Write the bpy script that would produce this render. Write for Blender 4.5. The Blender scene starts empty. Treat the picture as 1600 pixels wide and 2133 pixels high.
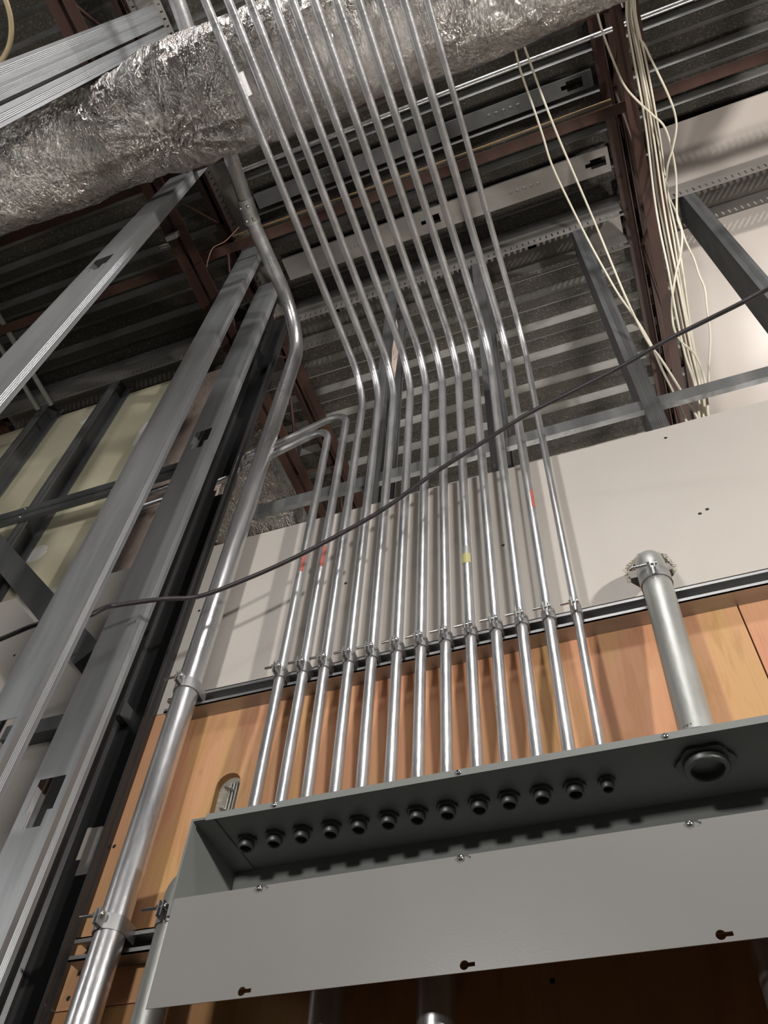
import bpy, bmesh, math, random
from mathutils import Vector, Matrix, noise
random.seed(7)
C = bpy.context.scene.collection
S = bpy.context.scene
# ---------------------------------------------------------------- camera
# world: X along the electrical wall, Y into the wall (wall face y = 0), Z up
CY, CZ = -1.25, 1.5                       # camera stands 1.25 m in front of the wall, 1.5 m up
cam = bpy.data.cameras.new('camera'); co = bpy.data.objects.new('camera', cam); C.objects.link(co)
right = Vector((0.93939281, 0.33915968, 0.0501184)); down = Vector((-0.24470102, 0.76566985, -0.59487065)); fwd = Vector((-0.24013029, 0.54655319, 0.80225747))
m = Matrix((right, -down, -fwd)).transposed().to_4x4(); m.translation = Vector((0, CY, CZ)); co.matrix_world = m
cam.sensor_fit = 'HORIZONTAL'; cam.sensor_width = 36; cam.lens = 36*1728.73/1600; cam.clip_start = .02
S.camera = co
S.view_settings.view_transform = 'Standard'; S.view_settings.look = 'None'; S.view_settings.gamma = 1; S.view_settings.use_curve_mapping = False
S.view_settings.exposure = -0.13
# ---------------------------------------------------------------- world and lights
w = bpy.data.worlds.new('world'); S.world = w; w.use_nodes = True
w.node_tree.nodes['Background'].inputs[0].default_value = (.75, .82, .9, 1); w.node_tree.nodes['Background'].inputs[1].default_value = .04
def P(x, D, z): return Vector((x, D+CY, z+CZ))        # D: distance in front of the camera, z: height above it
def lamp(name, loc, target, size, power, col, sy=None):
    l = bpy.data.lights.new(name, 'AREA'); l.size = size; l.energy = power; l.color = col
    if sy: l.shape = 'RECTANGLE'; l.size_y = sy
    o = bpy.data.objects.new(name, l); C.objects.link(o); o.location = loc
    o.rotation_euler = (target-loc).to_track_quat('-Z', 'Y').to_euler(); return o
lamp('ceiling_work_light', P(.35, -.70, 3.58), P(-.1, 1.0, 1.2), 1.1, 44, (1, .98, .96), .3)
lamp('work_light_left', P(-.75, -1.1, 1.0), P(-.25, .6, 2.2), .22, 29, (1, .97, .94))
lamp('work_light_right', P(2.7, -.9, 1.25), P(0, 1.5, 3.0), .14, 105, (1, .95, .9))
lamp('work_light_next_room', P(1.9, 3.8, .6), P(.9, 2.0, 3.7), .45, 60, (1, .93, .86))
lamp('next_room_deck_fill', P(-.3, 3.2, .6), P(-.2, 2.0, 3.7), .25, 26, (1, .93, .84))  # unseen fill added to brighten the next-room deck
lamp('side_room_fill', P(-3.5, -1.1, 1.9), P(-1.6, 1.3, 1.9), .7, 11, (1, .98, .95))  # added fill out of view, lifts the left stud webs and ivory gypsum
# ---------------------------------------------------------------- materials
def newmat(name):
    mt = bpy.data.materials.new(name); mt.use_nodes = True; nt = mt.node_tree
    return mt, nt, nt.nodes['Principled BSDF']
def nd(nt, t, **kw):
    n = nt.nodes.new(t)
    for k, v in kw.items():
        if k in ('operation', 'blend_type', 'data_type', 'feature', 'interpolation', 'noise_dimensions', 'wave_type', 'bands_direction'): setattr(n, k, v)
        else: n.inputs[k].default_value = v
    return n
def coords(nt, scale=(1, 1, 1), kind='Object'):
    tc = nd(nt, 'ShaderNodeTexCoord'); mp = nd(nt, 'ShaderNodeMapping'); mp.inputs['Scale'].default_value = scale
    nt.links.new(tc.outputs[kind], mp.inputs['Vector']); return mp.outputs['Vector']
def ramp(nt, fac, stops):
    r = nt.nodes.new('ShaderNodeValToRGB'); e = r.color_ramp.elements
    while len(e) < len(stops): e.new(.5)
    for el, (p, c) in zip(e, stops): el.position = p; el.color = (*c, 1) if len(c) == 3 else c
    nt.links.new(fac, r.inputs[0]); return r.outputs[0]
def noisy(name, c0, c1, scale=6, stretch=(1, 1, 1), metal=0, rough=(.4, .55), bump=0, detail=6, spec=None, bscale=None):
    mt, nt, b = newmat(name); v = coords(nt, stretch)
    n = nd(nt, 'ShaderNodeTexNoise', Scale=scale, Detail=detail, Roughness=.6); nt.links.new(v, n.inputs['Vector'])
    nt.links.new(ramp(nt, n.outputs[0], [(.3, c0), (.7, c1)]), b.inputs['Base Color'])
    b.inputs['Metallic'].default_value = metal
    r = nd(nt, 'ShaderNodeMapRange'); r.inputs[1].default_value = .3; r.inputs[2].default_value = .7; r.inputs[3].default_value = rough[0]; r.inputs[4].default_value = rough[1]
    nt.links.new(n.outputs[0], r.inputs[0]); nt.links.new(r.outputs[0], b.inputs['Roughness'])
    if spec is not None: b.inputs['Specular IOR Level'].default_value = spec
    if bump:
        n2 = nd(nt, 'ShaderNodeTexNoise', Scale=bscale or scale*3, Detail=4); nt.links.new(v, n2.inputs['Vector'])
        bp = nd(nt, 'ShaderNodeBump', Strength=bump, Distance=.01); nt.links.new(n2.outputs[0], bp.inputs['Height']); nt.links.new(bp.outputs[0], b.inputs['Normal'])
    return mt
G = lambda v: (v, v, v)
GALV = noisy('galvanised_conduit', (.58, .59, .60), (.76, .76, .77), 14, (1, 1, .5), .92, (.30, .44), .1, bscale=90)
PIPE = noisy('bright_conduit', (.52, .52, .53), (.70, .70, .71), 10, (1, 1, .3), .88, (.24, .38), .08, bscale=70)
MATTE = noisy('dull_galvanised_pipe', (.42, .43, .41), (.56, .57, .54), 7, (1, 1, .6), .75, (.42, .55), .08, bscale=60)
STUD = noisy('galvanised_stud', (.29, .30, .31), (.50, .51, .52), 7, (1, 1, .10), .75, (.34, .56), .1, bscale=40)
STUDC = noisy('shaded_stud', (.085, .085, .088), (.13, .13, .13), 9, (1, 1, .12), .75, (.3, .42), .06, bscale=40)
DUSK = noisy('dusty_room_wall', (.22, .21, .19), (.26, .25, .23), 2, (1, 1, 1), 0, (.8, .9))
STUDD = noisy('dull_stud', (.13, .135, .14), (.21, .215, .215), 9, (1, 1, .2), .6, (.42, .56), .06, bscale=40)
TRACK = noisy('track_metal', (.27, .255, .24), (.38, .36, .335), 9, (.3, 1, 1), .6, (.4, .52), .04)
STRUT = noisy('strut_channel_metal', (.32, .32, .32), (.46, .46, .46), 20, (.2, 1, 1), .8, (.42, .55), .05)
TAN = noisy('tan_cable', (.22, .14, .07), (.32, .21, .10), 12, (1, 1, 1), 0, (.5, .6))
BOLT = noisy('zinc_bolt', (.6, .6, .6), (.75, .75, .75), 30, (1, 1, 1), 1, (.2, .3))
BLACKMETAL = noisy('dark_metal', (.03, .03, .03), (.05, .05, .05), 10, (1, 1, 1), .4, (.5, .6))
PAINT = noisy('grey_enamel', (.235, .245, .235), (.25, .26, .25), 3, (1, 1, 1), 0, (.36, .42), .03, bscale=350, spec=.4)
COVER = noisy('cover_enamel', (.255, .25, .24), (.27, .265, .255), 3, (1, 1, 1), 0, (.3, .34), .02, bscale=350, spec=.5)
ZINC = noisy('zinc_locknut', (.13, .135, .13), (.2, .205, .2), 30, (1, 1, 1), .6, (.4, .5))
GYP = noisy('grey_gypsum_paper', (.56, .52, .475), (.60, .56, .515), 2.2, (1, 1, 1), 0, (.75, .85), .05, bscale=260, spec=.2)
GYPW = noisy('pale_gypsum_ceiling', (.60, .545, .50), (.66, .60, .555), 2.0, (1, 1, 1), 0, (.26, .34), .02, spec=.5)
GYPY = noisy('ivory_gypsum', (.56, .52, .37), (.64, .60, .45), 1.6, (1, 1, 1), 0, (.6, .75), .03, spec=.2)
MUD = noisy('joint_compound', (.74, .73, .69), (.8, .79, .76), 8, (1, 1, 1), 0, (.7, .8))
CHALK = noisy('broken_gypsum_core', (.40, .37, .30), (.58, .54, .46), 60, (1, 1, 1), 0, (.9, .95), .6)
BROWN = noisy('brown_primer', (.040, .018, .013), (.075, .034, .024), 8, (1, .4, 1), .1, (.42, .6), .06)
CORD = noisy('black_cord', (.022, .018, .02), (.04, .033, .036), 40, (1, 1, 1), 0, (.38, .5))
CABLE = noisy('cream_cable', (.72, .66, .52), (.82, .78, .66), 12, (1, 1, 1), 0, (.4, .5))
CABLEY = noisy('yellowed_cable', (.60, .46, .24), (.72, .58, .36), 12, (1, 1, 1), 0, (.4, .5))
WIRE = noisy('thin_rusty_wire', (.25, .13, .09), (.35, .2, .14), 20, (1, 1, 1), .4, (.4, .5))
RED = noisy('red_label', (.42, .09, .07), (.5, .15, .11), 40, (1, 1, 1), 0, (.4, .5))
YEL = noisy('yellow_label', (.48, .44, .15), (.56, .52, .26), 60, (1, 1, 1), 0, (.4, .5))
WHITE = noisy('white_label', (.74, .74, .74), (.8, .8, .8), 40, (1, 1, 1), 0, (.4, .5))
CONC = noisy('concrete_floor', (.10, .097, .09), (.14, .135, .125), 3, (1, 1, 1), 0, (.7, .85))
# metal deck with overspray speckle
DECK, nt, b = newmat('sprayed_metal_deck'); v = coords(nt, (1, 1, 1))
n1 = nd(nt, 'ShaderNodeTexNoise', Scale=120, Detail=3); n2 = nd(nt, 'ShaderNodeTexNoise', Scale=2.2, Detail=4)
for n in (n1, n2): nt.links.new(v, n.inputs['Vector'])
mx = nd(nt, 'ShaderNodeMix', data_type='RGBA'); nt.links.new(n2.outputs[0], mx.inputs[0])
nt.links.new(ramp(nt, n1.outputs[0], [(.35, (.022, .022, .020)), (.6, (.042, .04, .036)), (.76, (.17, .16, .14))]), mx.inputs[6])
nt.links.new(ramp(nt, n1.outputs[0], [(.35, (.045, .039, .031)), (.62, (.08, .069, .054)), (.77, (.24, .21, .17))]), mx.inputs[7])
nt.links.new(mx.outputs[2], b.inputs['Base Color']); b.inputs['Metallic'].default_value = .35; b.inputs['Roughness'].default_value = .55
bp = nd(nt, 'ShaderNodeBump', Strength=.25, Distance=.004); nt.links.new(n1.outputs[0], bp.inputs['Height']); nt.links.new(bp.outputs[0], b.inputs['Normal'])
DECKW = noisy('bare_deck_web', (.24, .24, .235), (.38, .38, .37), 20, (.3, 1, 1), .8, (.4, .55), .1, bscale=120)
DECKN = noisy('lit_deck_web', (.46, .46, .44), (.66, .66, .63), 20, (.3, 1, 1), .6, (.35, .5), .1, bscale=120)  # brighter web copy: the stronger next-room light is put into its colour
# plywood
def plywood(name, c0, c1, c2):
    mt, nt, b = newmat(name)
    n1 = nd(nt, 'ShaderNodeTexNoise', Scale=2.6, Detail=3, Distortion=1.6); n2 = nd(nt, 'ShaderNodeTexNoise', Scale=3.2, Detail=4, Distortion=2.2); n3 = nd(nt, 'ShaderNodeTexNoise', Scale=60, Detail=3); n4 = nd(nt, 'ShaderNodeTexNoise', Scale=7, Detail=2)
    for n, sc in ((n1, (2.2, 1, .7)), (n2, (2.6, 1, .5)), (n3, (5, 1, .15)), (n4, (1.3, 1, 1))): nt.links.new(coords(nt, sc), n.inputs['Vector'])
    a = ramp(nt, n1.outputs[0], [(.32, c0), (.47, c1), (.62, c2)]); g = ramp(nt, n2.outputs[0], [(.33, (.78, .74, .66)), (.42, (1, 1, 1)), (.60, (1, .99, .97)), (.66, (.88, .84, .76))])
    f = ramp(nt, n3.outputs[0], [(.3, (.9, .89, .87)), (.55, (1, 1, 1))]); k = ramp(nt, n4.outputs[0], [(.24, (.45, .32, .22)), (.30, (1, 1, 1))]); cur = a
    for q, amt in ((g, .6), (f, .6), (k, .5)):
        m1 = nd(nt, 'ShaderNodeMix', data_type='RGBA', blend_type='MULTIPLY'); m1.inputs[0].default_value = amt
        nt.links.new(cur, m1.inputs[6]); nt.links.new(q, m1.inputs[7]); cur = m1.outputs[2]
    nt.links.new(cur, b.inputs['Base Color']); b.inputs['Roughness'].default_value = .6; b.inputs['Specular IOR Level'].default_value = .25
    bp = nd(nt, 'ShaderNodeBump', Strength=.1, Distance=.003); nt.links.new(n3.outputs[0], bp.inputs['Height']); nt.links.new(bp.outputs[0], b.inputs['Normal'])
    return mt
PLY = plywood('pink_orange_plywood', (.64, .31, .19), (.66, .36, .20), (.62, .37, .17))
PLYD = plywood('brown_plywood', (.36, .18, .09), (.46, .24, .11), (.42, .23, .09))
# crinkled foil
def foil(name, col, strength, sc, rough=.2, metal=1):
    mt, nt, b = newmat(name); b.inputs['Metallic'].default_value = metal
    n1 = nd(nt, 'ShaderNodeTexNoise', Scale=sc, Detail=7, Roughness=.62, Distortion=.9); n2 = nd(nt, 'ShaderNodeTexNoise', Scale=sc*5.5, Detail=5, Distortion=1.6)
    vo = nd(nt, 'ShaderNodeTexVoronoi', Scale=sc*2.6, feature='DISTANCE_TO_EDGE')
    nt.links.new(coords(nt, (1.6, 1, .55)), n1.inputs['Vector']); nt.links.new(coords(nt, (1, .45, .45)), n2.inputs['Vector']); nt.links.new(coords(nt, (1.3, .5, .5)), vo.inputs['Vector'])
    mu = nd(nt, 'ShaderNodeMath', operation='MULTIPLY_ADD'); mu.inputs[1].default_value = .35; nt.links.new(n2.outputs[0], mu.inputs[0]); nt.links.new(n1.outputs[0], mu.inputs[2])
    m2 = nd(nt, 'ShaderNodeMath', operation='MULTIPLY_ADD'); m2.inputs[1].default_value = .25; nt.links.new(vo.outputs[0], m2.inputs[0]); nt.links.new(mu.outputs[0], m2.inputs[2])
    bp = nd(nt, 'ShaderNodeBump', Strength=strength, Distance=.032); nt.links.new(m2.outputs[0], bp.inputs['Height']); nt.links.new(bp.outputs[0], b.inputs['Normal'])
    nt.links.new(ramp(nt, n1.outputs[0], [(.3, tuple(c*.8 for c in col)), (.6, col)]), b.inputs['Base Color'])
    b.inputs['Roughness'].default_value = rough; return mt
FOIL = foil('crinkled_foil', (.72, .68, .645), 1.0, 15, .12)
FOILP = foil('pinkish_foil', (.82, .65, .57), .5, 12, .4, .2)
# ---------------------------------------------------------------- mesh helpers
class MB:
    def __init__(s): s.v = []; s.f = []; s.smooth = []
    def add(s, vs, fs, smooth=False):
        k = len(s.v); s.v += [Vector(p) for p in vs]; s.f += [tuple(i+k for i in f) for f in fs]; s.smooth += [smooth]*len(fs); return s
    def box(s, x0, x1, y0, y1, z0, z1):
        return s.add([(x0, y0, z0), (x1, y0, z0), (x1, y1, z0), (x0, y1, z0), (x0, y0, z1), (x1, y0, z1), (x1, y1, z1), (x0, y1, z1)],
                     [(0, 3, 2, 1), (4, 5, 6, 7), (0, 1, 5, 4), (1, 2, 6, 5), (2, 3, 7, 6), (3, 0, 4, 7)])
    def dbox(s, x0, x1, D0, D1, z0, z1): return s.box(x0, x1, D0+CY, D1+CY, z0+CZ, z1+CZ)
    def tube(s, pts, r, n=14, caps=False, seg=7, fil=None):
        pts = smooth_path([Vector(p) for p in pts], fil, seg) if fil else [Vector(p) for p in pts]
        k = len(pts); t0 = (pts[1]-pts[0]).normalized(); u = t0.orthogonal().normalized(); vs = []; fs = []; pt = t0
        for i, p in enumerate(pts):
            t = ((pts[min(i+1, k-1)]-pts[max(i-1, 0)])).normalized()
            q = pt.rotation_difference(t); u = (q @ u); u = (u-t*u.dot(t)).normalized(); pt = t; w_ = t.cross(u)
            rr = r[i] if isinstance(r, (list, tuple)) else r
            vs += [p+(u*math.cos(2*math.pi*j/n)+w_*math.sin(2*math.pi*j/n))*rr for j in range(n)]
        for i in range(k-1):
            for j in range(n): a = i*n+j; b_ = i*n+(j+1) % n; fs.append((a, b_, b_+n, a+n))
        s.add(vs, fs, True)
        if caps: s.add(vs[:n], [tuple(range(n-1, -1, -1))]); s.add(vs[-n:], [tuple(range(n))])
        return s
    def lathe(s, c, axis, prof, n=20, smooth=True):          # prof: (radius, height along axis)
        ax = Vector(axis).normalized(); u = ax.orthogonal().normalized(); w_ = ax.cross(u); c = Vector(c); vs = []; fs = []
        for r, h in prof: vs += [c+ax*h+(u*math.cos(2*math.pi*j/n)+w_*math.sin(2*math.pi*j/n))*r for j in range(n)]
        for i in range(len(prof)-1):
            for j in range(n): a = i*n+j; b_ = i*n+(j+1) % n; fs.append((a, b_, b_+n, a+n))
        return s.add(vs, fs, smooth)
    def strip(s, poly, t, z0, z1):                           # a bent metal strip: polyline in XY, thickness t, between heights
        p = [Vector((a, b_, 0)) for a, b_ in poly]; L = []
        for i in range(len(p)):
            d = (p[min(i+1, len(p)-1)]-p[max(i-1, 0)]).normalized(); L.append(Vector((-d.y, d.x, 0))*t)
        ring = p+[a+l for a, l in zip(reversed(p), reversed(L))]; n = len(ring)
        vs = [q+Vector((0, 0, z0)) for q in ring]+[q+Vector((0, 0, z1)) for q in ring]
        fs = [(i, (i+1) % n, (i+1) % n+n, i+n) for i in range(n)]; k = len(p)
        for i in range(k-1):
            j = n-1-i; fs.append((i, i+1, j-1, j)); fs.append((i+n, j+n, j-1+n, i+1+n))
        return s.add(vs, fs)
def smooth_path(pts, fil, seg):
    out = [pts[0]]
    for i in range(1, len(pts)-1):
        r = fil[i-1] if isinstance(fil, (list, tuple)) else fil
        a, b_, c = pts[i-1], pts[i], pts[i+1]; d1 = (a-b_).normalized(); d2 = (c-b_).normalized(); ang = d1.angle(d2)
        if ang > math.pi-.02 or r <= 0: out.append(b_); continue
        tl = min(r/math.tan(ang/2), (a-b_).length*.49, (c-b_).length*.49); r = tl*math.tan(ang/2)
        ce = b_+(d1+d2).normalized()*(r/math.sin(ang/2)); v0 = b_+d1*tl-ce; v1 = b_+d2*tl-ce; th = v0.angle(v1); ns = max(2, int(seg*th/.8))
        for k in range(ns+1):
            t = k/ns; out.append(ce+(v0*math.sin((1-t)*th)+v1*math.sin(t*th))/math.sin(th))
    return out+[pts[-1]]
def catmull(pts, n=6):
    p = [Vector(q) for q in pts]; p = [p[0]*2-p[1]]+p+[p[-1]*2-p[-2]]; out = []
    for i in range(1, len(p)-2):
        for k in range(n):
            t = k/n; a, b_, c, d = p[i-1:i+3]
            out.append(.5*((2*b_)+(c-a)*t+(2*a-5*b_+4*c-d)*t*t+(3*b_-a-3*c+d)*t**3))
    return out+[p[-2]]
def obj(name, mb, mat, parent=None, kind=None, origin=None):
    lo = Vector([min(v[i] for v in mb.v) for i in range(3)]); hi = Vector([max(v[i] for v in mb.v) for i in range(3)])
    o0 = origin or Vector(((lo.x+hi.x)/2, (lo.y+hi.y)/2, lo.z))
    me = bpy.data.meshes.new(name); me.from_pydata([v-o0 for v in mb.v], [], mb.f); me.polygons.foreach_set('use_smooth', mb.smooth)
    bm = bmesh.new(); bm.from_mesh(me); bmesh.ops.recalc_face_normals(bm, faces=bm.faces); bm.to_mesh(me); bm.free()
    me.materials.append(mat); o = bpy.data.objects.new(name, me); C.objects.link(o)
    if parent: o.parent = parent; o.location = o0-world_loc(parent)
    else: o.location = o0
    if kind: o['kind'] = kind
    return o
def world_loc(o):
    l = o.location.copy()
    while o.parent: o = o.parent; l += o.location
    return l
def tag(o, label, cat, group=None):
    o['label'] = label; o['category'] = cat
    if group: o['group'] = group
    return o
def thing(name, loc, label=None, cat=None, group=None, kind=None):
    o = bpy.data.objects.new(name, None); o.empty_display_size = .05; C.objects.link(o); o.location = loc
    if label: tag(o, label, cat, group)
    if kind: o['kind'] = kind
    return o
def cut(o, cutter):                                          # boolean the cutter mesh (world coordinates) out of o
    me = bpy.data.meshes.new('cut'); wl = world_loc(o); me.from_pydata([v-wl for v in cutter.v], [], cutter.f)
    bm = bmesh.new(); bm.from_mesh(me); bmesh.ops.recalc_face_normals(bm, faces=bm.faces); bm.to_mesh(me); bm.free()
    par = o.parent; loc = o.location.copy(); o.parent = None; o.location = (0, 0, 0)
    c = bpy.data.objects.new('cut', me); C.objects.link(c)
    md = o.modifiers.new('b', 'BOOLEAN'); md.object = c; md.operation = 'DIFFERENCE'; md.solver = 'EXACT'
    dg = bpy.context.evaluated_depsgraph_get(); dg.update(); nm = bpy.data.meshes.new_from_object(o.evaluated_get(dg)); o.modifiers.clear()
    nm.name = o.data.name; o.data = nm; bpy.data.objects.remove(c); o.parent = par; o.location = loc
# ================================================================ THE SETTING
obj('floor', MB().box(-5.1, 5, -8.1, 5, -.1, 0), CONC, kind='structure')
obj('wall_front', MB().box(-5.1, 4.7, -8.1, -8, 0, 5.3), DUSK, kind='structure')
obj('wall_right', MB().box(4.6, 4.7, -8, 5, 0, 5.3), DUSK, kind='structure')
obj('wall_left', MB().box(-5.1, -5, -8, 5, 0, 5.3), DUSK, kind='structure')
obj('wall_far', MB().box(-5, 4.6, 4.9, 5, 0, 5.3), DUSK, kind='structure')
ZD = 3.70                                                    # underside of the deck above the camera
ceiling = thing('ceiling', P(0, 1.25, ZD), kind='structure')
y = -1.6; k = 0
rib = MB()                                                   # one flute of the metal deck, 152 mm wide
prof = [(-.076, .038), (-.044, .038), (-.022, 0), (.022, 0), (.044, .038), (.0762, .038), (.0762, .040), (.043, .040), (.021, .002), (-.021, .002), (-.043, .040), (-.076, .040)]
n = len(prof)
rib.add([(-4, a, h) for a, h in prof]+[(4, a, h) for a, h in prof], [(i, (i+1) % n, (i+1) % n+n, i+n) for i in range(n)])
r0 = obj('deck_rib', rib, DECK, ceiling, origin=Vector((0, 0, 0)))
r0.data.materials.append(DECKW)
for q in (1, 3): r0.data.polygons[q].material_index = 1
r0.location = P(0, y, ZD)-world_loc(ceiling)
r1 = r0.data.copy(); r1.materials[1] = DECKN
for k in range(1, 46):
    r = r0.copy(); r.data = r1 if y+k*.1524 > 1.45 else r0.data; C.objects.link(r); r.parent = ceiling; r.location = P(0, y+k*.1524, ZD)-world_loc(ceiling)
obj('ceiling_sheathing', MB().dbox(.60, 3.2, 1.03, 3.4, 3.672, 3.685), GYPW, kind='structure')
# electrical wall: plywood below, gypsum above
wall = thing('wall_back', P(0, 1.25, -1.5), kind='structure')
ZJ, ZT, ZS = 1.252, 1.887, .606
def sheet(name, x0, x1, z0, z1, mat): return obj(name, MB().dbox(x0, x1, 1.25, 1.266, z0, z1), mat, wall)
ply = sheet('plywood_sheet', -1.088, .2115, ZS+.001, ZJ, PLY)
sheet('plywood_sheet', .2145, 1.6, ZS+.001, ZJ, PLY)
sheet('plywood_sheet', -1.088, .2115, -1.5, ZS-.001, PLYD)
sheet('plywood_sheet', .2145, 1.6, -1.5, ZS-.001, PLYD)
gyp = sheet('gypsum_board', -1.088, 1.6, ZJ+.002, ZT, GYP)
gypl = sheet('gypsum_board', -3.2, -1.0905, -1.5, ZT, GYP)
# routed slot in the plywood and the hole broken in the gypsum
sx0, sx1, sz0, sz1 = -.874, -.818, .84, 1.045
pill = [(sx0, sz0)]+[((sx0+sx1)/2-(sx1-sx0)/2*math.cos(a*math.pi/10), sz1-.028+.028*math.sin(a*math.pi/10)) for a in range(11)]+[(sx1, sz0)]
def prism(poly, D0, D1):
    mb = MB(); k = len(poly); mb.add([P(x, D0, z) for x, z in poly]+[P(x, D1, z) for x, z in poly], [(i, (i+1) % k, (i+1) % k+k, i+k) for i in range(k)]+[tuple(range(k-1, -1, -1)), tuple(range(k, 2*k))]); return mb
cut(ply, prism(pill, 1.24, 1.28))
hc = (.077, 1.352)
hole = [(hc[0]+(.049+random.uniform(-.003, .004))*math.cos(a*math.pi/16), hc[1]+(.055+random.uniform(-.003, .004))*math.sin(a*math.pi/16)+.018) for a in range(32)]
cut(gyp, prism(hole, 1.24, 1.28))
# crumbled rim of the hole
mb = MB()
for a in range(-5, 44):
    t = a*math.pi/38; rr = .050+random.uniform(-.003, .003)
    c = P(hc[0]+rr*math.cos(t), 1.251, hc[1]+.018+rr*1.09*math.sin(t)); s = random.uniform(.002, .0045)
    mb.box(c.x-s, c.x+s, c.y-.0015, c.y+.006, c.z-s*.7, c.z+s*.7)
obj('broken_edge', mb, CHALK, wall)['kind'] = 'stuff'
obj('slot_back', MB().dbox(sx0-.03, sx1+.03, 1.2665, 1.28, .80, 1.08), CHALK, wall)
mb = MB()
for q in range(3): mb.tube([P(-.852+q*.008, 1.259, .80), P(-.848+q*.008, 1.261, .93), P(-.846+q*.007, 1.262, 1.03)], .0022, 8)
for q in range(4): mb.lathe(P(-.844, 1.2585, .86+q*.05), (.4, 0, 1), [(.0001, -.001), (.013, -.001), (.013, .001), (.0001, .001)], 12)
obj('slot_wire', mb, MATTE, wall)
# fasteners in the boards
for x, z in ((-.23, 1.569), (.212, 1.838), (.216, 1.514), (.234, 1.523), (-.638, 1.569), (-1.064, 1.602), (-1.66, 1.604), (-1.081, .917), (-1.069, .627), (-.224, .568)):
    obj('screw', MB().lathe(P(x, 1.2495, z), (0, -1, 0), [(.0001, .0002), (.0035, .0003), (.0044, -.0005)], 12), BLACKMETAL, wall)

# ================================================================ STUDS AND TRACKS
def stud(name, org, ux, vx, z0, z1, mat=STUD, web=.0925, fl=.038, holes=()):
    """C stud: web along ux from org, flanges along vx, between heights z0..z1; holes = heights of the web knockouts"""
    ux = Vector(ux); vx = Vector(vx); h0, h1, lip = web/2-.019, web/2+.019, .0075
    prof = [(lip, fl), (0, fl)]+[(.0012 if i % 2 else 0, fl*(.78-.05*i)) for i in range(10)]+[(0, 0), (.010, 0), (h0-.012, 0), (h0, 0), (h1, 0), (h1+.012, 0), (web-.010, 0), (web, 0)]
    prof += [(web-(.0012 if i % 2 else 0), fl*(.33+.05*i)) for i in range(10)]+[(web, fl), (web-lip, fl)]
    zs = sorted({z0, z1} | {q for h in holes for q in (h-.055, h-.02, h+.055)}); mb = MB(); n = len(prof)
    vs = [P(org[0], org[1], zz)+ux*a+vx*b_ for zz in zs for a, b_ in prof]; fs = []
    for i in range(len(zs)-1):
        zm = (zs[i]+zs[i+1])/2; hit = [h for h in holes if h-.055 < zm < h+.055]
        for j in range(n-1):
            if hit and prof[j][1] == prof[j+1][1] == 0:
                a0, a1 = prof[j][0], prof[j+1][0]; up = zm > hit[0]-.02
                if up and a0 >= h0-.013 and a1 <= h1+.013: continue
                if not up and a0 >= h0-.001 and a1 <= h1+.001: continue
            fs.append((i*n+j, i*n+j+1, (i+1)*n+j+1, (i+1)*n+j))
    mb.add(vs, fs); o = obj(name, mb, mat); md = o.modifiers.new('thickness', 'SOLIDIFY'); md.thickness = .0011; md.offset = 0; return o
XL, XR = -1.18, -1.0875                                      # stud wall on the left
g = 'metal studs of the open left wall'
tag(stud('metal_stud', (XL, .0305), (1, 0, 0), (0, 1, 0), -1.5, 3.60), 'galvanised stud crossing the foil duct at top left, lowest of three', 'stud', g)
tag(stud('metal_stud', (XL, .0205), (1, 0, 0), (0, -1, 0), -1.5, 3.60, fl=.031), 'galvanised stud at top left, middle one of the three side by side', 'stud', g)
tag(stud('metal_stud', (XL, -.0115), (1, 0, 0), (0, -1, 0), -1.5, 3.60), 'galvanised stud at the top left corner, uppermost of three side by side', 'stud', g)
tag(stud('metal_stud', (XL, .4655), (1, 0, 0), (0, 1, 0), -1.5, 3.585, holes=(.92, 2.23)), 'bright galvanised stud rising to the lower edge of the foil duct', 'stud', g)
tag(stud('metal_stud', (XL, .9030), (1, 0, 0), (0, 1, 0), -1.5, 3.585, holes=(.92,)), 'streaky galvanised stud that the black cord passes behind', 'stud', g)
tag(stud('metal_stud', (XL, 1.0742), (1, 0, 0), (0, 1, 0), -1.5, 3.585, holes=(.914, 2.243)), 'scuffed grey stud with a black knockout hole low in its face', 'stud', g)
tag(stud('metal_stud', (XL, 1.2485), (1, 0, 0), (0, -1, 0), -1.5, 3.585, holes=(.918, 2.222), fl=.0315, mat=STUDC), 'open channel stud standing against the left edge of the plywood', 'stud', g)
def track(name, along, a0, a1, b0, b1, ztop, leg, mat, slots=True, gaps=()):
    """slotted deflection track: web under the deck, two slotted legs; along = 'x' or 'y'"""
    root = thing(name, P((a0+a1)/2, b0, ztop) if along == 'x' else P(b0, (a0+a1)/2, ztop))
    def bx(mb, s0, s1, t0, t1, z0, z1): (mb.dbox(s0, s1, t0, t1, z0, z1) if along == 'x' else mb.dbox(t0, t1, s0, s1, z0, z1))
    web = MB(); t = .0012; q = a0
    for gp in sorted(gaps):
        bx(web, q, gp-.018, b0, b1, ztop-t, ztop); bx(web, gp-.018, gp+.018, b0, (b0+b1)/2-.006, ztop-t, ztop); bx(web, gp-.018, gp+.018, (b0+b1)/2+.006, b1, ztop-t, ztop); q = gp+.018
    bx(web, q, a1, b0, b1, ztop-t, ztop); obj('web', web, mat, root)
    for t0 in (b0, b1-t):
        lg = MB()
        if slots:
            zs0, zs1 = ztop-leg+.022, ztop-leg+.060
            bx(lg, a0, a1, t0, t0+t, zs1, ztop-t); bx(lg, a0, a1, t0, t0+t, ztop-leg, zs0)
            for i in range(int((a1-a0)/.0254)): s = a0+i*.0254; bx(lg, s, s+.0194, t0, t0+t, zs0, zs1)
        else: bx(lg, a0, a1, t0, t0+t, ztop-leg, ztop-t)
        obj('leg', lg, mat, root)
    return root
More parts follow.
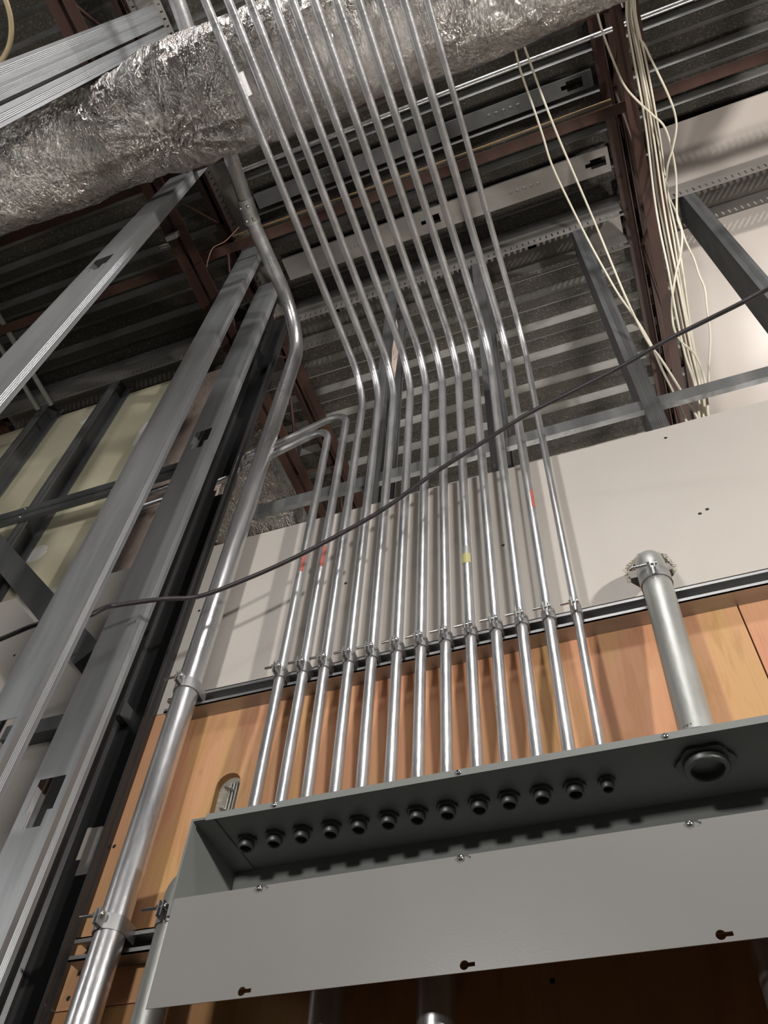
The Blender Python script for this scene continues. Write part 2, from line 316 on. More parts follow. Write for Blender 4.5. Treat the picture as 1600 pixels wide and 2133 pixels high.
tag(track('slotted_track', 'x', -1.13, .41, 1.2675, 1.4065, 3.692, .168, TRACK, gaps=(-.92, -.30, .02)), 'slotted ceiling track running behind the thirteen conduits and left of the joist', 'track', 'slotted ceiling tracks')
tag(track('slotted_track', 'x', -2.78, -1.27, 1.2675, 1.4065, 3.692, .168, TRACK), 'slotted ceiling track above the ivory gypsum bays at left', 'track', 'slotted ceiling tracks')
tag(track('slotted_track', 'x', .545, 2.6, 1.2675, 1.4065, 3.668, .150, TRACK, gaps=(.80,)), 'slotted ceiling track on the pale ceiling right of the cream cables', 'track', 'slotted ceiling tracks')
tag(track('slotted_track', 'y', -.6, 1.262, XL-.002, XR+.002, 3.66, .085, TRACK), 'slotted ceiling track above the left stud wall, beside the thick bent conduit', 'track', 'slotted ceiling tracks')
# studs of the partition behind the boards
g = 'dark studs standing behind the white board'
for x, lab in ((.644, 'dark stud under the pale ceiling, right of the cream cables'), (.193, 'dark grey stud crossed by the black cord left of the steel joist'),
               (-.243, 'dark stud behind the right-hand conduits'), (-.628, 'dark stud with a torn bright edge behind the left-hand conduits')):
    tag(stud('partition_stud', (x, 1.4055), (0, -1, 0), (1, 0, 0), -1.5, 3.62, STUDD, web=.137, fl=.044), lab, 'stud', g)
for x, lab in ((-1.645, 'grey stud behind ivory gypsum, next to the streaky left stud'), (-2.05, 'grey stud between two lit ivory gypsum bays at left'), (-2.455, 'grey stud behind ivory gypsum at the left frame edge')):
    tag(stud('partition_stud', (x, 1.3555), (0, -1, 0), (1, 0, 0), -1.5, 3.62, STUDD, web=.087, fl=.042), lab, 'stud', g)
o = obj('metal_scrap', prism([(-.572, 2.62), (-.560, 2.66), (-.552, 2.98), (-.575, 3.20), (-.580, 2.9)], 1.268, 1.2705), FOILP); tag(o, 'torn strip of shiny metal hanging on a stud between the conduits', 'scrap')
# gypsum seen through the studs at left, joint compound
for x0, x1 in ((-2.43, -1.62), (-3.3, -2.433)):
    o = obj('wall_panel', MB().dbox(x0, x1, 1.3575, 1.372, -1.5, 3.55), GYPY, kind='structure')
def blob(x, z, rx, rz, D=1.3565):
    pts = [(x+rx*math.cos(a*math.pi/9)*random.uniform(.8, 1.1), z+rz*math.sin(a*math.pi/9)*random.uniform(.8, 1.1)) for a in range(18)]
    obj('joint_compound_patch', prism(pts, D, D+.002), MUD, kind='structure')
for b_ in ((-1.78, 3.05, .02, .10), (-1.72, 2.68, .022, .16), (-2.16, 3.38, .07, .035), (-2.20, 2.62, .05, .05), (-2.5, 2.9, .05, .25), (-1.98, 2.3, .05, .05)): blob(*b_)
o = obj('foil_faced_batt', MB().dbox(-1.598, -1.282, 1.36, 1.40, .6, 3.5), FOILP); tag(o, 'pinkish foil faced insulation between the scuffed and the streaky stud', 'insulation')
# horizontal bridging channels, blocking and brace
def channel(name, x0, x1, D, z, lab, mat, h=.048, d=.016):
    root = thing(name, P((x0+x1)/2, D, z), lab, 'channel', 'bridging channels through the studs')
    obj('web', MB().dbox(x0, x1, D, D+.0015, z, z+h), mat, root)
    obj('flange', MB().dbox(x0, x1, D, D+d, z+h, z+h+.0015), mat, root); obj('flange', MB().dbox(x0, x1, D, D+d, z-.0015, z), mat, root)
    return root
channel('bridging_channel', -1.0, 2.6, 1.275, 2.035, 'pale horizontal channel crossing the studs above the white board', STUD)
ch = channel('bridging_channel', -2.9, -1.24, 1.25, 2.40, 'dark ribbed horizontal channel across the ivory gypsum bays', STUDD, h=.075)
obj('rib', MB().dbox(-2.9, -1.24, 1.243, 1.25, 2.425, 2.445), STUDD, ch)
for x in (-2.05, -1.65, -2.455):
    for z in (2.412, 2.462): obj('screw', MB().lathe(P(x+.02, 1.249, z), (0, -1, 0), [(.0001, .004), (.004, .003), (.005, 0)], 10), BOLT, ch)
o = obj('blocking', MB().dbox(-1.50, -1.16, 1.212, 1.249, 1.242, 1.285), STUDD); tag(o, 'short dark steel blocking on the board behind the scuffed stud', 'blocking')
def beam(a, b_, w_, h, D0, D1):                              # slanting square channel between two points in the wall direction
    a, b_ = Vector(a), Vector(b_); d = (b_-a).normalized(); nn = Vector((-d.y, d.x))*h/2
    return prism([tuple(a-nn), tuple(b_-nn), tuple(b_+nn), tuple(a+nn)], D0, D1)
o = obj('diagonal_brace', beam((-2.62, 2.84), (-1.255, 1.385), 0, .075, 1.13, 1.185), STUDD); tag(o, 'dark diagonal brace slanting down behind the left studs', 'brace')

# ================================================================ STEEL JOISTS, BRIDGING, STRAY STUDS UNDER THE DECK
def bars(mb, a, b_, r): mb.tube([a, b_], r, 10)
def joist(x, lab):
    root = thing('steel_joist', P(x, 1.2, 3.10), lab, 'joist', 'brown steel joists')
    for s in (-1, 1):
        mb = MB(); mb.dbox(x+s*.008, x+s*.045, -1.5, 5, 3.10, 3.1045); mb.dbox(x+s*.008, x+s*.0125, -1.5, 5, 3.1045, 3.145); obj('bottom_angle', mb, BROWN, root)
        mb = MB(); mb.dbox(x+s*.008, x+s*.05, -1.5, 5, 3.693, 3.698); mb.dbox(x+s*.008, x+s*.0125, -1.5, 5, 3.645, 3.693); obj('top_angle', mb, BROWN, root)
    D = -1.5; up = True
    while D < 4.9:
        a, b_ = (3.125, 3.66) if up else (3.66, 3.125)
        obj('web_bar', MB().tube([P(x, D, a), P(x, D+.33, b_)], .0075, 8), BROWN, root); D += .33; up = not up
    return root
joist(.475, 'brown steel joist carrying the cream cables at right')
joist(-1.232, 'dark brown steel joist beside the top of the left stud wall')
joist(-2.87, 'brown steel joist far left above the stud bays')
g = 'brown bridging angles between joists'
def angle(D, z, lab, x0=-4, x1=3.2):
    mb = MB(); mb.dbox(x0, x1, D, D+.036, z, z+.004); mb.dbox(x0, x1, D+.032, D+.036, z+.004, z+.04); tag(obj('bridging_angle', mb, BROWN), lab, 'angle', g)
angle(.440, 3.165, 'red brown angle along the lower edge of the foil duct'); angle(.757, 3.165, 'red brown bridging angle crossing behind the middle of the overhead conduits'); angle(.86, 3.60, 'brown angle just under the deck next to the flat stud with knockouts', x1=.43, x0=-1.1)
for q, D in enumerate((.803, .822)):
    tag(obj('thin_cable', MB().tube([P(-1.15, D, 3.45), P(-.3, D+.004*q, 3.43), P(.43, D, 3.45)], .004, 8), TAN), 'thin tan cable under the deck, '+('nearer the foil duct' if q == 0 else 'nearer the white board'), 'cable', 'tan cables under the deck')
def flatstud(D0, D1, z, x0, x1, holes, lab, mat):
    root = thing('flat_stud', P((x0+x1)/2, (D0+D1)/2, z), lab, 'stud', 'studs lying flat under the deck'); mb = MB(); q = x0; m_ = (D0+D1)/2
    for h in holes:
        mb.dbox(q, h-.05, D0, D1, z, z+.0013); mb.dbox(h-.028, h+.035, D0, m_-.019, z, z+.0013); mb.dbox(h-.028, h+.035, m_+.019, D1, z, z+.0013)
        mb.dbox(h-.05, h-.028, D0, m_-.008, z, z+.0013); mb.dbox(h-.05, h-.028, m_+.008, D1, z, z+.0013); q = h+.035
    mb.dbox(q, x1, D0, D1, z, z+.0013); obj('web', mb, mat, root)
    obj('flange', MB().dbox(x0, x1, D0, D0+.0013, z+.0013, z+.02), mat, root); obj('flange', MB().dbox(x0, x1, D1-.0013, D1, z+.0013, z+.02), mat, root)
    for x in [x0+.3+.02*i for i in range(4)]+[x1-.42+.03*i for i in range(5)]: obj('dimple', MB().lathe(P(x, m_, z), (0, 0, -1), [(.009, 0), (.006, .002), (.0001, .002)], 4, False), mat, root)
flatstud(1.025, 1.125, 3.675, -1.06, .41, (-.36, .36), 'pale stud lying flat under the deck with two knockout holes, nearer the white board', TRACK)
flatstud(.722, .785, 3.675, -1.06, .405, (.33,), 'dull narrow stud lying flat under the deck, nearer the foil duct', STUDD)
for D, r, lab in ((.607, .010, 'thin shiny conduit under the deck running parallel to the foil duct'),):
    t = obj('ceiling_conduit', MB().tube([P(-1.1, D, 3.632), P(2.6, D, 3.632)], r, 12), PIPE); tag(t, lab, 'conduit')
    obj('coupling', MB().tube([P(.80, D, 3.632), P(.88, D, 3.632)], r+.003, 12), BOLT, t)
for q in range(2):
    x = -2.30-.075*q; t = obj('side_conduit', MB().tube([P(x+.03, .3, 3.42), P(x-.03, 1.24, 3.42)], .012, 12), MATTE); tag(t, 'thin grey conduit of a pair at far left above the ivory bays, '+('right one' if q == 0 else 'left one'), 'conduit', 'pair of thin conduits at far left')

# ================================================================ FOIL DUCT
def duct(x0, x1, Dc, zc, nx=420, nr=120):
    mb = MB(); vs = []; fs = []
    for i in range(nx+1):
        x = x0+(x1-x0)*i/nx
        for j in range(nr):
            a = 2*math.pi*j/nr; r = .183-.026*max(0, min(1, (-.95-x)/.13))
            nv = Vector((x*2.2, math.cos(a)*.9, math.sin(a)*.9)); r += .016*noise.noise(nv*1.6)+.006*abs(noise.noise(nv*6+Vector((5, 1, 2))))
            nv2 = Vector((x*9, a*1.3+x*2, 0)); r += .007*(abs(noise.noise(nv2*1.2))-.2)
            q = noise.noise(Vector((x*26+a*2.2, a*3.2, x*3))); r += .0045*(1-abs(q))**3+.0022*noise.noise(Vector((x*60, a*9, 2)))
            d = math.hypot((x+.93)*.9, (a-5.0)*.2)                 # puckers gathered where the wrap is tied
            r += .012*math.exp(-(d/.28)**2)*math.sin(14*math.atan2((a-5.0)*.2, x+.93)+3*noise.noise(nv))
            vs.append(P(x, Dc+r*math.cos(a), zc+r*math.sin(a)*1.0))
    for i in range(nx):
        for j in range(nr): a = i*nr+j; b_ = i*nr+(j+1) % nr; fs.append((a, b_, b_+nr, a+nr))
    return mb.add(vs, fs, True)
d = obj('foil_duct', duct(-2.6, 1.5, .236, 2.838), FOIL); tag(d, 'large round duct wrapped in crinkled silver foil across the top', 'duct')
bd = MB(); bd.dbox(-1.78, -1.34, 1.62, 4.2, 3.12, 3.5); d2 = obj('side_room_duct', bd, FOIL); tag(d2, 'small crinkled foil duct seen beyond the thick left conduit above the board', 'duct')
for D in (1.9, 3.2):
    for x in (-1.782, -1.338): obj('hanger_strap', MB().dbox(x-.001, x+.001, D, D+.03, 3.3, 3.70), STUDD, d2)
tag(obj('knockout_shade_strip', MB().dbox(-1.265, -1.121, 1.160, 1.1615, -1.5, 3.57), BLACKMETAL), 'added dark strip standing in for shade behind the knockout holes of the scuffed stud', 'strip')  # made-up strip, added so the stud's knockout holes look black
# ================================================================ CONDUITS ON THE WALL
KO = [-.717, -.663, -.611, -.557, -.506, -.453, -.402, -.350, -.296, -.246, -.192, -.139, -.088]
SX = [-.739, -.683, -.633, -.576, -.524, -.467, -.414, -.360, -.306, -.252, -.198, -.142, -.086]
DK, DS, ZSTRUT, ZTOP = 1.157, 1.193, 1.2365, .8165
ORD = ['first', 'second', 'third', 'fourth', 'fifth', 'sixth', 'seventh', 'eighth', 'ninth', 'tenth', 'eleventh', 'twelfth', 'thirteenth']
def hexnut(c, R, h, lobes=6):
    mb = MB(); k = lobes*4; pts = [(R*(1+.07*math.cos(lobes*2*math.pi*i/k))) for i in range(k)]
    vs = []
    for z in (0, -h): vs += [Vector(c)+Vector((pts[i]*math.cos(2*math.pi*i/k), pts[i]*math.sin(2*math.pi*i/k), z)) for i in range(k)]
    return mb.add(vs, [(i, (i+1) % k, (i+1) % k+k, i+k) for i in range(k)]+[tuple(range(k, 2*k))])
def entry(parent, x, D, r):                                 # connector above the box, locknut and bushing inside it
    obj('connector', MB().lathe(P(x, D, ZTOP+.0025), (0, 0, 1), [(r*1.55, 0), (r*1.55, .008), (r*1.28, .009), (r*1.28, .034), (r*1.05, .034)], 20), BOLT, parent)
    obj('locknut', hexnut(P(x, D, ZTOP-.001), r*1.52, .005), ZINC, parent)
    obj('bushing', MB().lathe(P(x, D, ZTOP-.006), (0, 0, -1), [(r*1.2, 0), (r*1.2, .011), (r*1.12, .013), (r*.92, .013), (r*.88, .009), (r*.88, -.06)], 22), ZINC, parent)
def patch(path_x, D, r, z0, z1, a0, a1, mat, parent, name='label_sticker'):
    mb = MB(); k = 8; vs = []
    for z in (z0, z1):
        for i in range(k+1): a = a0+(a1-a0)*i/k; vs.append(P(path_x+(r+.0005)*math.sin(a), D-(r+.0005)*math.cos(a), z))
    mb.add(vs, [(i, i+1, i+k+2, i+k+1) for i in range(k)], True); return obj(name, mb, mat, parent)
desc = {0: 'first thin conduit from the left, turning left above the white board', 1: 'second thin conduit from the left, turning left above the white board', 12: 'thirteenth and thinnest conduit, rightmost of the row'}
for i in range(13):
    r = .0089 if i == 12 else .0117; xk, xs = KO[i], SX[i]
    a = [P(xk, DK, ZTOP+.004), P(xs, DS, ZSTRUT-.04)]
    if i == 0: a += [P(xs, DS, 2.305), P(-1.18, 1.285, 2.325), P(-1.55, 1.31, 2.34)]; fil = [.25, .085, .3]
    elif i == 1: a += [P(xs, DS, 2.375), P(-1.18, 1.285, 2.40), P(-1.55, 1.31, 2.42)]; fil = [.25, .085, .3]
    else: a += [P(xs, DS, 2.49), P(xs+(.012 if i < 6 else 0), -1.7, 2.50)]; fil = [.25, .135]
    c = obj('conduit', MB().tube(a, r, 18, fil=fil, seg=8), GALV)
    tag(c, desc.get(i, ORD[i]+' thin conduit from the left, bending overhead under the foil duct'), 'conduit', 'row of thin steel conduits')
    entry(c, xk, DK, r)
    if i in (0, 1): patch(xs, DS, r, 1.575, 1.655, .15, .95, RED, c)['label'] = 'torn red label'
    if i == 11: patch(xs, DS, r, 1.60, 1.67, .3, 1.0, RED, c)['label'] = 'torn red label'
    if i == 8:
        patch(xs, DS, r, 1.455, 1.488, -1.2, 1.0, YEL, c)['label'] = 'yellow label'; patch(xs, DS, r, 1.488, 1.515, -1.2, 1.0, MATTE, c)['label'] = 'clear tape'
    if i == 2:
        mb = MB().tube([P(xs+.012, .185, 2.50), P(xs+.012, .245, 2.50)], r+.0016, 18); obj('label_sticker', mb, WHITE, c)['label'] = 'white label'
# thick conduits
tl = obj('thick_conduit', MB().tube([P(-.967, 1.178, -1.5), P(-.963, 1.178, 1.23), P(-.945, 1.178, 3.13), P(-.945, .72, 3.12), P(-.875, 0, 3.12), P(-.78, -1.5, 3.12)], .0272, 28, fil=[1, .26, .3, .3], seg=12), PIPE)
tag(tl, 'thick steel conduit on the left of the row, bent over behind the foil duct', 'conduit')
cp = obj('coupling', MB().tube([P(-.945, .705, 3.12), P(-.937, .615, 3.12)], [.0312, .0312], 28, caps=True), MATTE, tl)
for q, (dx, D) in enumerate(((.4, .69), (-.5, .685), (.35, .64), (-.55, .635))):
    obj('set_screw', MB().lathe(P(-.941+.03*math.sin(dx), D, 3.12-.03*math.cos(dx)), (math.sin(dx), 0, -math.cos(dx)), [(.005, 0), (.005, .007), (.0001, .008)], 10), BOLT, cp)
tr = obj('thick_conduit', MB().tube([P(.0635, DK-.006, ZTOP+.004), P(.077, 1.178, 1.225), P(.077, 1.178, 1.345), P(.077, 1.40, 1.345)], .0285, 28, fil=[.5, .07], seg=12), MATTE)
tag(tr, 'thick dull conduit at right, elbowing into the broken hole in the white board', 'conduit')
entry(tr, .0635, DK-.006, .0285)
for s in (-1, 1): obj('locking_screw', MB().lathe(P(.0635+s*.019, DK-.006-.030, ZTOP+.02), (s*.5, -.8, .2), [(.006, 0), (.006, .010), (.003, .012), (.0001, .012)], 10), BOLT, tr)
below = [(-.538, 1.172, 'thick conduit under the box, left of two beneath the hanging cover'), (-.374, 1.172, 'thick conduit under the box, right of two beneath the hanging cover'), (.075, 1.17, 'thick conduit under the box in the lower right corner')]
for x, D, lab in below: tag(obj('riser_conduit', MB().tube([P(x, D, -1.5), P(x, D, .644)], .0275, 26), PIPE), lab, 'conduit', 'thick conduits below the box')
te = obj('riser_conduit', MB().tube([P(-.842, 1.178, -1.5), P(-.842, 1.178, .765), P(-.783, 1.178, .765)], .0265, 26, fil=.05, seg=10), MATTE)
tag(te, 'thick pale conduit elbowing into the left end of the grey box', 'conduit', 'thick conduits below the box')
# ================================================================ STRUT CHANNELS AND CLAMPS
def strut(x0, x1, z, lab):
    root = thing('strut_channel', P((x0+x1)/2, 1.25, z-.0205), lab, 'strut', 'strut channels on the wall'); t = .0025; h = .0205
    mb = MB(); mb.dbox(x0, x1, 1.25-t, 1.25, z-h, z+h); obj('back', mb, STRUT, root)
    for s, nm in ((-1, 'lower_side'), (1, 'upper_side')):
        mb = MB(); a, b_ = sorted((z+s*h, z+s*(h-t))); mb.dbox(x0, x1, 1.209, 1.25-t, a, b_)
        a, b_ = sorted((z+s*h, z+s*.011)); mb.dbox(x0, x1, 1.209, 1.209+t, a, b_); a, b_ = sorted((z+s*.011, z+s*.0135)); mb.dbox(x0, x1, 1.209+t, 1.217, a, b_); obj(nm, mb, STRUT, root)
    return root
strut(-1.035, 1.5, ZSTRUT, 'long strut channel along the joint between white board and plywood')
strut(-1.062, -.788, .690, 'short strut channel low at left, between open stud and grey box')
def clamp(x, D, z, r, lab, group, ear=0.0, dark=False):
    """two-piece strut clamp round a conduit: strap halves with ears, bolt and nut; ear = angle of the ears from the front"""
    yc = D+CY; mat = STRUT; root = thing('strut_clamp', P(x, D-r, z), lab, 'clamp', group); R_ = r+.0008; h = .0135; e = ear
    ys = 1.2085+CY
    for s in (-1, 1):
        n0 = Vector((math.sin(e), -math.cos(e))); tn = Vector((math.cos(e), math.sin(e))); c = Vector((x, yc))
        g_ = .0028; L = .017+r*.15
        pts = [c+n0*(R_+L)+tn*s*g_, c+n0*(R_+.002)+tn*s*g_]
        a0 = math.atan2(n0.y, n0.x); aend = 0 if s > 0 else math.pi
        st = a0+s*.22; en = aend+s*.25 if s > 0 else aend-.25+(0)
        if s > 0: en = .25
        else:
            en = math.pi-.25
            while st > 0: st -= 2*math.pi
            en -= 2*math.pi
        if s > 0:
            while st > math.pi: st -= 2*math.pi
        for k in range(9): a = st+(en-st)*k/8; pts.append(c+Vector((math.cos(a), math.sin(a)))*R_)
        pts += [Vector((x+s*(R_*.86), ys+.008))] if R_*.86 > 0 else []
        pl = [tuple(p) for p in pts]
        if s < 0: pl = pl[::-1]
        mb = MB().strip(pl, -.0018, z+CZ-h, z+CZ+h); obj('strap_half', mb, mat, root)
    be = Vector((x, yc))+n0*(R_+L*.62); ax = Vector((tn.x, tn.y, 0)); zc = z+CZ+.004
    def at(t): return Vector((be.x, be.y, zc))+ax*t
    obj('bolt', MB().tube([at(-.027-(.012 if r > .02 else 0)), at(.008)], .0030, 10, caps=True).lathe(at(.0045), ax, [(.0001, 0), (.0068, 0), (.0068, .0045), (.004, .0062), (.0001, .0064)], 10), BOLT, root)
    nt_ = MB().lathe(at(-.0095), ax, [(.003, 0), (.0062, 0), (.0062, .005), (.003, .005)], 6, False); obj('nut', nt_, BOLT, root)
    return root
for i in range(13):
    r = .0089 if i == 12 else .0117
    clamp(SX[i], DS, ZSTRUT+.002, r, 'strut clamp holding the '+ORD[i]+' thin conduit from the left', 'strut clamps on the long channel')
clamp(-.963, 1.178, ZSTRUT+.004, .0272, 'bright strut clamp on the thick left conduit at the white board', 'strut clamps on thick conduits')
clamp(-.9655, 1.178, .700, .0272, 'strut clamp on the thick left conduit low beside the box', 'strut clamps on thick conduits')
clamp(.077, 1.178, ZSTRUT+.02, .0285, 'strut clamp on the thick right conduit just below the broken hole', 'strut clamps on thick conduits')
clamp(-.842, 1.178, .697, .0265, 'dark strut clamp half hidden by the left end of the box cover', 'strut clamps on thick conduits')
# ================================================================ THE GREY BOX AND ITS COVER
F, B_ = 1.0786, 1.2475; X0, X1 = -.785, .95; ZB = .648
bx = thing('wiring_trough', P((X0+X1)/2, B_, ZB), 'long grey steel wiring trough on the plywood with a row of conduit entries', 'box')
top = obj('top_panel', MB().dbox(X0, X1, F, B_, ZTOP, ZTOP+.002), PAINT, bx)
cm = MB()
for x in KO[:12]: cm.lathe(P(x, DK, ZTOP-.01), (0, 0, 1), [(.0001, 0), (.0125, 0), (.0125, .03), (.0001, .03)], 16)
cm.lathe(P(KO[12], DK, ZTOP-.01), (0, 0, 1), [(.0001, 0), (.0095, 0), (.0095, .03), (.0001, .03)], 16)
cm.lathe(P(.0635, DK-.006, ZTOP-.01), (0, 0, 1), [(.0001, 0), (.030, 0), (.030, .03), (.0001, .03)], 24)
cut(top, cm)
obj('back_panel', MB().dbox(X0, X1, B_-.002, B_, ZB, ZTOP), PAINT, bx)
obj('end_panel', MB().dbox(X0, X0+.002, F, B_-.002, ZB, ZTOP), PAINT, bx)
obj('end_panel', MB().dbox(X1-.002, X1, F, B_-.002, ZB, ZTOP), PAINT, bx)
obj('bottom_panel', MB().dbox(X0+.002, X1-.002, F, B_-.002, ZB, ZB+.002), PAINT, bx)
obj('front_lip', MB().dbox(X0+.027, X1, F-.0015, F, ZTOP-.006, ZTOP+.0065), PAINT, bx)
obj('front_lip', MB().dbox(X0, X1, F-.0015, F, ZB, ZB+.024), PAINT, bx)
obj('end_flange', MB().dbox(X0+.002, X0+.040, F, B_-.004, ZTOP-.0025, ZTOP-.0005), PAINT, bx)
obj('end_rim', MB().dbox(X0-.0015, X0, F-.001, F+.005, ZB, ZTOP+.002), PAINT, bx)
SCX = [-.628, -.306, .0155, .337, .66]
def screw(x, D, z, parent):
    s = obj('screw', MB().lathe(P(x, D, z), (0, -1, 0), [(.0052, 0), (.005, .0016), (.0032, .0034), (.0001, .0038)], 16), BOLT, parent)
    mb = MB(); y_ = D-.0040; mb.dbox(x-.0028, x+.0028, y_, y_+.001, z-.0005, z+.0005); mb.dbox(x-.0005, x+.0005, y_, y_+.001, z-.0028, z+.0028); obj('drive_slot', mb, BLACKMETAL, s)
for x in SCX: screw(x, F-.0016, ZTOP+.0005, bx); screw(x, F-.0036, .6695, bx)
cv = obj('trough_cover', MB().dbox(-.778, .94, F-.0034, F-.0019, .511, .6735), COVER); tag(cv, 'flat grey steel cover hung by its top slots below the open box', 'cover')
km = MB()
for x in SCX:
    for z in (.520, .6685):
        km.lathe(P(x+(.001 if z < .6 else .007), F-.01, z), (0, 1, 0), [(.0001, 0), (.0062, 0), (.0062, .02), (.0001, .02)], 14)
cut(cv, km); km = MB()
for x in SCX:
    for z in (.520, .6685): km.dbox(x-.001, x+(.0155 if z < .6 else .0150), F-.01, F+.01, z-.0028 if z < .6 else z-.0018, z+.0028 if z < .6 else z+.0018)
cut(cv, km)
# ================================================================ CORD, CABLES, SMALL THINGS
def cable(name, pts, r, mat, lab, cat, group=None, n=8):
    return tag(obj(name, MB().tube(catmull([P(*p) for p in pts], 5), r, n), mat), lab, cat, group)
cable('black_cord', [[2.6, .6, 2.9], [1.5, .72, 2.28], [.95, .81, 2.02], [.70, .86, 1.90], [.521, .9, 1.815], [.440, .92, 1.803], [.345, .96, 1.835], [.255, .99, 1.852], [.15, 1.02, 1.848], [.027, 1.05, 1.848], [-.101, 1.08, 1.849], [-.234, 1.1, 1.802], [-.368, 1.11, 1.735], [-.493, 1.12, 1.657], [-.615, 1.12, 1.594], [-.737, 1.12, 1.544], [-.852, 1.11, 1.495], [-.931, 1.1, 1.465], [-.965, 1.085, 1.448], [-.990, 1.06, 1.428], [-1.013, 1.04, 1.411], [-1.094, 1.0, 1.375], [-1.103, .98, 1.347], [-1.122, .965, 1.314], [-1.19, .96, 1.318], [-1.261, .96, 1.323], [-1.348, .96, 1.302], [-1.6, .96, 1.24]],
      .0056, CORD, 'black extension cord strung across the conduits', 'cord', n=10)
cable('cream_cable', [[.47+-0.016, -.9, 3.0745], [.476+-0.012, .1, 3.0745]]+[[0.487,0.398,3.075],[0.482,0.505,3.075],[0.487,0.636,3.075],[0.489,0.765,3.075],[0.486,0.899,3.075],[0.467,1.039,3.002],[0.439,1.119,2.804],[0.415,1.18,2.63],[0.393,1.236,2.466],[0.373,1.288,2.313],[0.361,1.331,2.186],[0.343,1.373,2.071],[0.343,1.381,2.011],[0.343,1.383,1.721]], .0036, CABLE, 'cream cable in the bundle along the right joist, second from its left', 'cable', 'cream cables on the right joist')
cable('cream_cable', [[.47+-0.008, -.9, 3.066], [.476+-0.006, .1, 3.066]]+[[0.493,0.4,3.066],[0.486,0.506,3.066],[0.491,0.636,3.066],[0.495,0.765,3.066],[0.495,0.9,3.066],[0.478,1.036,2.977],[0.447,1.113,2.779],[0.424,1.172,2.602],[0.401,1.226,2.438],[0.38,1.277,2.285],[0.366,1.319,2.16],[0.344,1.36,2.044],[0.344,1.368,1.984],[0.344,1.37,1.694]], .0036, CABLE, 'cream cable in the bundle along the right joist, its middle strand', 'cable', 'cream cables on the right joist')
cable('cream_cable', [[.47+0.000, -.9, 3.0575], [.476+0.000, .1, 3.0575]]+[[0.481,0.395,3.058],[0.471,0.5,3.058],[0.472,0.628,3.058],[0.475,0.757,3.058],[0.473,0.89,3.058],[0.452,1.025,2.97],[0.425,1.093,2.793],[0.403,1.153,2.614],[0.376,1.214,2.429],[0.356,1.27,2.256],[0.351,1.306,2.146],[0.331,1.347,2.03],[0.331,1.355,1.97],[0.331,1.357,1.68]], .0036, CABLE, 'cream cable in the bundle along the right joist, leftmost strand', 'cable', 'cream cables on the right joist')
cable('cream_cable', [[.47+0.008, -.9, 3.083], [.476+0.006, .1, 3.083]]+[[0.501,0.404,3.083],[0.497,0.512,3.083],[0.5,0.642,3.083],[0.505,0.772,3.083],[0.51,0.909,3.083],[0.495,1.05,3.007],[0.466,1.131,2.812],[0.438,1.192,2.642],[0.413,1.249,2.479],[0.394,1.302,2.326],[0.379,1.345,2.2],[0.357,1.386,2.09],[0.357,1.394,2.03],[0.357,1.396,1.74]], .0036, CABLE, 'cream cable in the bundle along the right joist, second from its right', 'cable', 'cream cables on the right joist')
cable('cream_cable', [[.47+0.016, -.9, 3.0905], [.476+0.012, .1, 3.0905]]+[[0.508,0.407,3.091],[0.504,0.515,3.091],[0.513,0.647,3.091],[0.517,0.778,3.091],[0.519,0.914,3.091],[0.504,1.058,3.022],[0.483,1.131,2.846],[0.456,1.195,2.675],[0.423,1.26,2.496],[0.396,1.32,2.327],[0.384,1.364,2.201],[0.366,1.399,2.107],[0.366,1.407,2.047],[0.366,1.409,1.757]], .0036, CABLE, 'cream cable in the bundle along the right joist, rightmost strand', 'cable', 'cream cables on the right joist')
cable('cream_cable', [[.53, -.9, 3.064], [.51, .1, 3.064]]+[[0.491,0.498,3.04],[0.511,0.596,3.04],[0.534,0.677,3.04],[0.553,0.743,3.04],[0.567,0.808,3.04],[0.567,0.863,3.04],[0.545,0.927,3.04],[0.519,0.984,3.04],[0.51,1.069,3.053],[0.512,1.122,2.943],[0.505,1.168,2.831],[0.506,1.201,2.734],[0.501,1.226,2.663],[0.5,1.247,2.599],[0.484,1.275,2.522],[0.461,1.316,2.411],[0.427,1.355,2.312],[0.406,1.38,2.247],[0.372,1.42,2.144],[0.372,1.428,2.084],[0.372,1.43,1.794]], .0036, CABLE, 'cream cable bowing out to the right of the bundle', 'cable', 'cream cables on the right joist')
cable('cream_cable', [[.40, -.9, 3.062], [.39, .1, 3.062]]+[[0.389,0.401,3.048],[0.386,0.448,3.048],[0.393,0.52,3.048],[0.414,0.628,3.048],[0.431,0.689,3.048],[0.463,0.746,3.048],[0.501,0.802,3.048],[0.532,0.853,3.048],[0.544,0.937,3.048],[0.538,1.016,3.011],[0.494,1.085,2.848],[0.486,1.111,2.76],[0.456,1.142,2.668],[0.421,1.169,2.596],[0.381,1.202,2.492],[0.356,1.235,2.383],[0.36,1.253,2.309],[0.378,1.265,2.248],[0.381,1.282,2.185],[0.375,1.3,2.121],[0.361,1.321,2.054],[0.352,1.333,2.016],[0.352,1.341,1.956],[0.352,1.343,1.666]], .0036, CABLE, 'cream cable crossing the bundle from the left', 'cable', 'cream cables on the right joist')
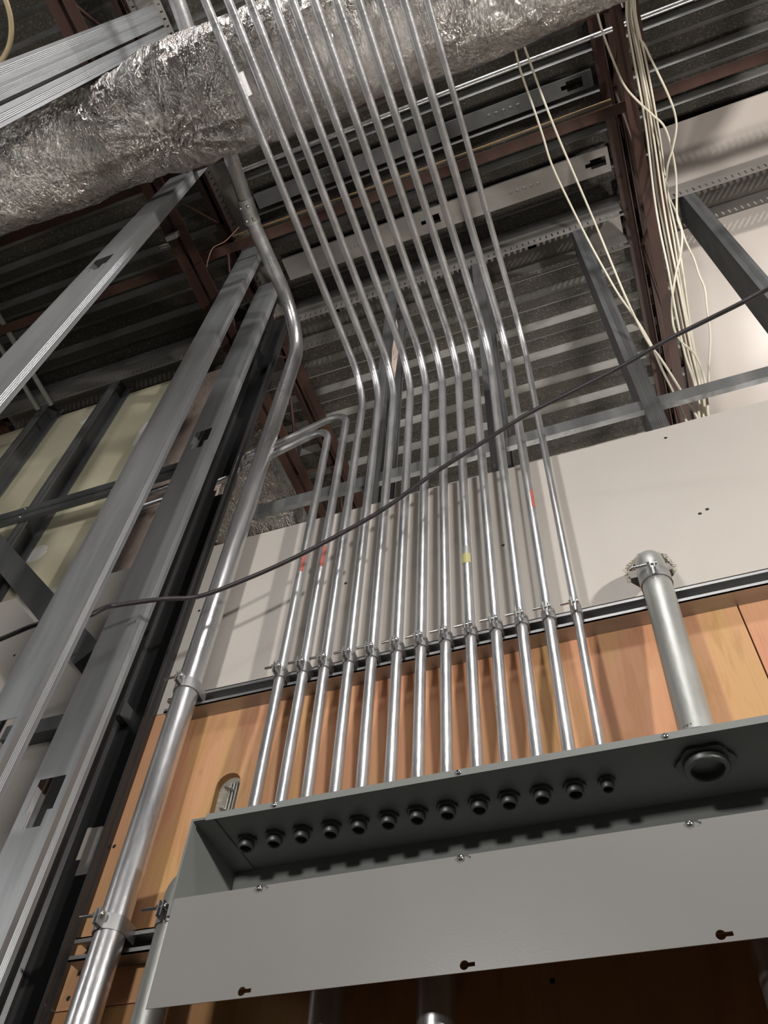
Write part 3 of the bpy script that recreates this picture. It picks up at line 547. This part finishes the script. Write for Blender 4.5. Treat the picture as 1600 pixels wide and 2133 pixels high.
cable('cream_cable', [[0.102, .2, 3.075], [0.108, .33, 3.03]]+[[0.112,0.391,2.98],[0.116,0.437,2.98],[0.118,0.52,2.98],[0.129,0.62,2.98],[0.139,0.724,2.98],[0.147,0.831,2.98],[0.179,0.985,2.98],[0.204,1.087,2.896],[0.223,1.143,2.745],[0.241,1.187,2.605],[0.265,1.224,2.479],[0.28,1.258,2.365],[0.286,1.294,2.253],[0.294,1.325,2.156],[0.299,1.36,2.052],[0.299,1.368,1.992],[0.299,1.37,1.702]], .0036, CABLE, 'left cream cable of the pair hanging left of the joist', 'cable', 'pair of hanging cream cables')
cable('cream_cable', [[0.129, .2, 3.075], [0.135, .33, 3.03]]+[[0.139,0.392,2.965],[0.143,0.435,2.965],[0.153,0.516,2.965],[0.168,0.631,2.965],[0.187,0.753,2.965],[0.209,0.873,2.965],[0.232,0.998,2.965],[0.246,1.084,2.896],[0.252,1.138,2.752],[0.257,1.184,2.606],[0.264,1.222,2.476],[0.275,1.255,2.361],[0.29,1.273,2.29],[0.308,1.306,2.172],[0.326,1.345,2.04],[0.326,1.353,1.98],[0.326,1.355,1.69]], .0036, CABLE, 'right cream cable of the pair hanging left of the joist', 'cable', 'pair of hanging cream cables')

cable('yellowed_loop', [[-1.60, -.06, 3.0], [-1.497, -.066, 3.0], [-1.449, -.081, 3.0], [-1.405, -.112, 3.0], [-1.372, -.157, 3.0], [-1.355, -.206, 3.0], [-1.352, -.26, 3.0], [-1.40, -.33, 3.02]], .0085, CABLEY, 'thick cream cable loop in the top left corner', 'cable', n=10)
cl = thing('beam_clamp', P(-1.245, .65, 3.04), 'zinc bridle ring clamp on the left brown joist', 'clamp')
ring = [P(-1.272+.022*math.cos(a*math.pi/10), .655+.01*math.sin(a*math.pi/10), 3.035+.022*math.sin(a*math.pi/10)) for a in range(20)]
obj('ring', MB().tube(ring, .0018, 8), BOLT, cl); obj('jaw', MB().dbox(-1.262, -1.218, .632, .648, 3.052, 3.099), MATTE, cl); obj('bolt', MB().lathe(P(-1.216, .64, 3.07), (1, 0, 0), [(.006, -.004), (.006, .006), (.0001, .007)], 6, False), BOLT, cl)
cable('tie_wire', [[-.985, .69, 3.07], [-1.05, .716, 3.05], [-1.10, .72, 3.03], [-1.112, .74, 2.95], [-1.105, .745, 2.90]], .0016, WIRE, 'thin rusty wire dangling beside the thick bent conduit', 'wire', n=6)
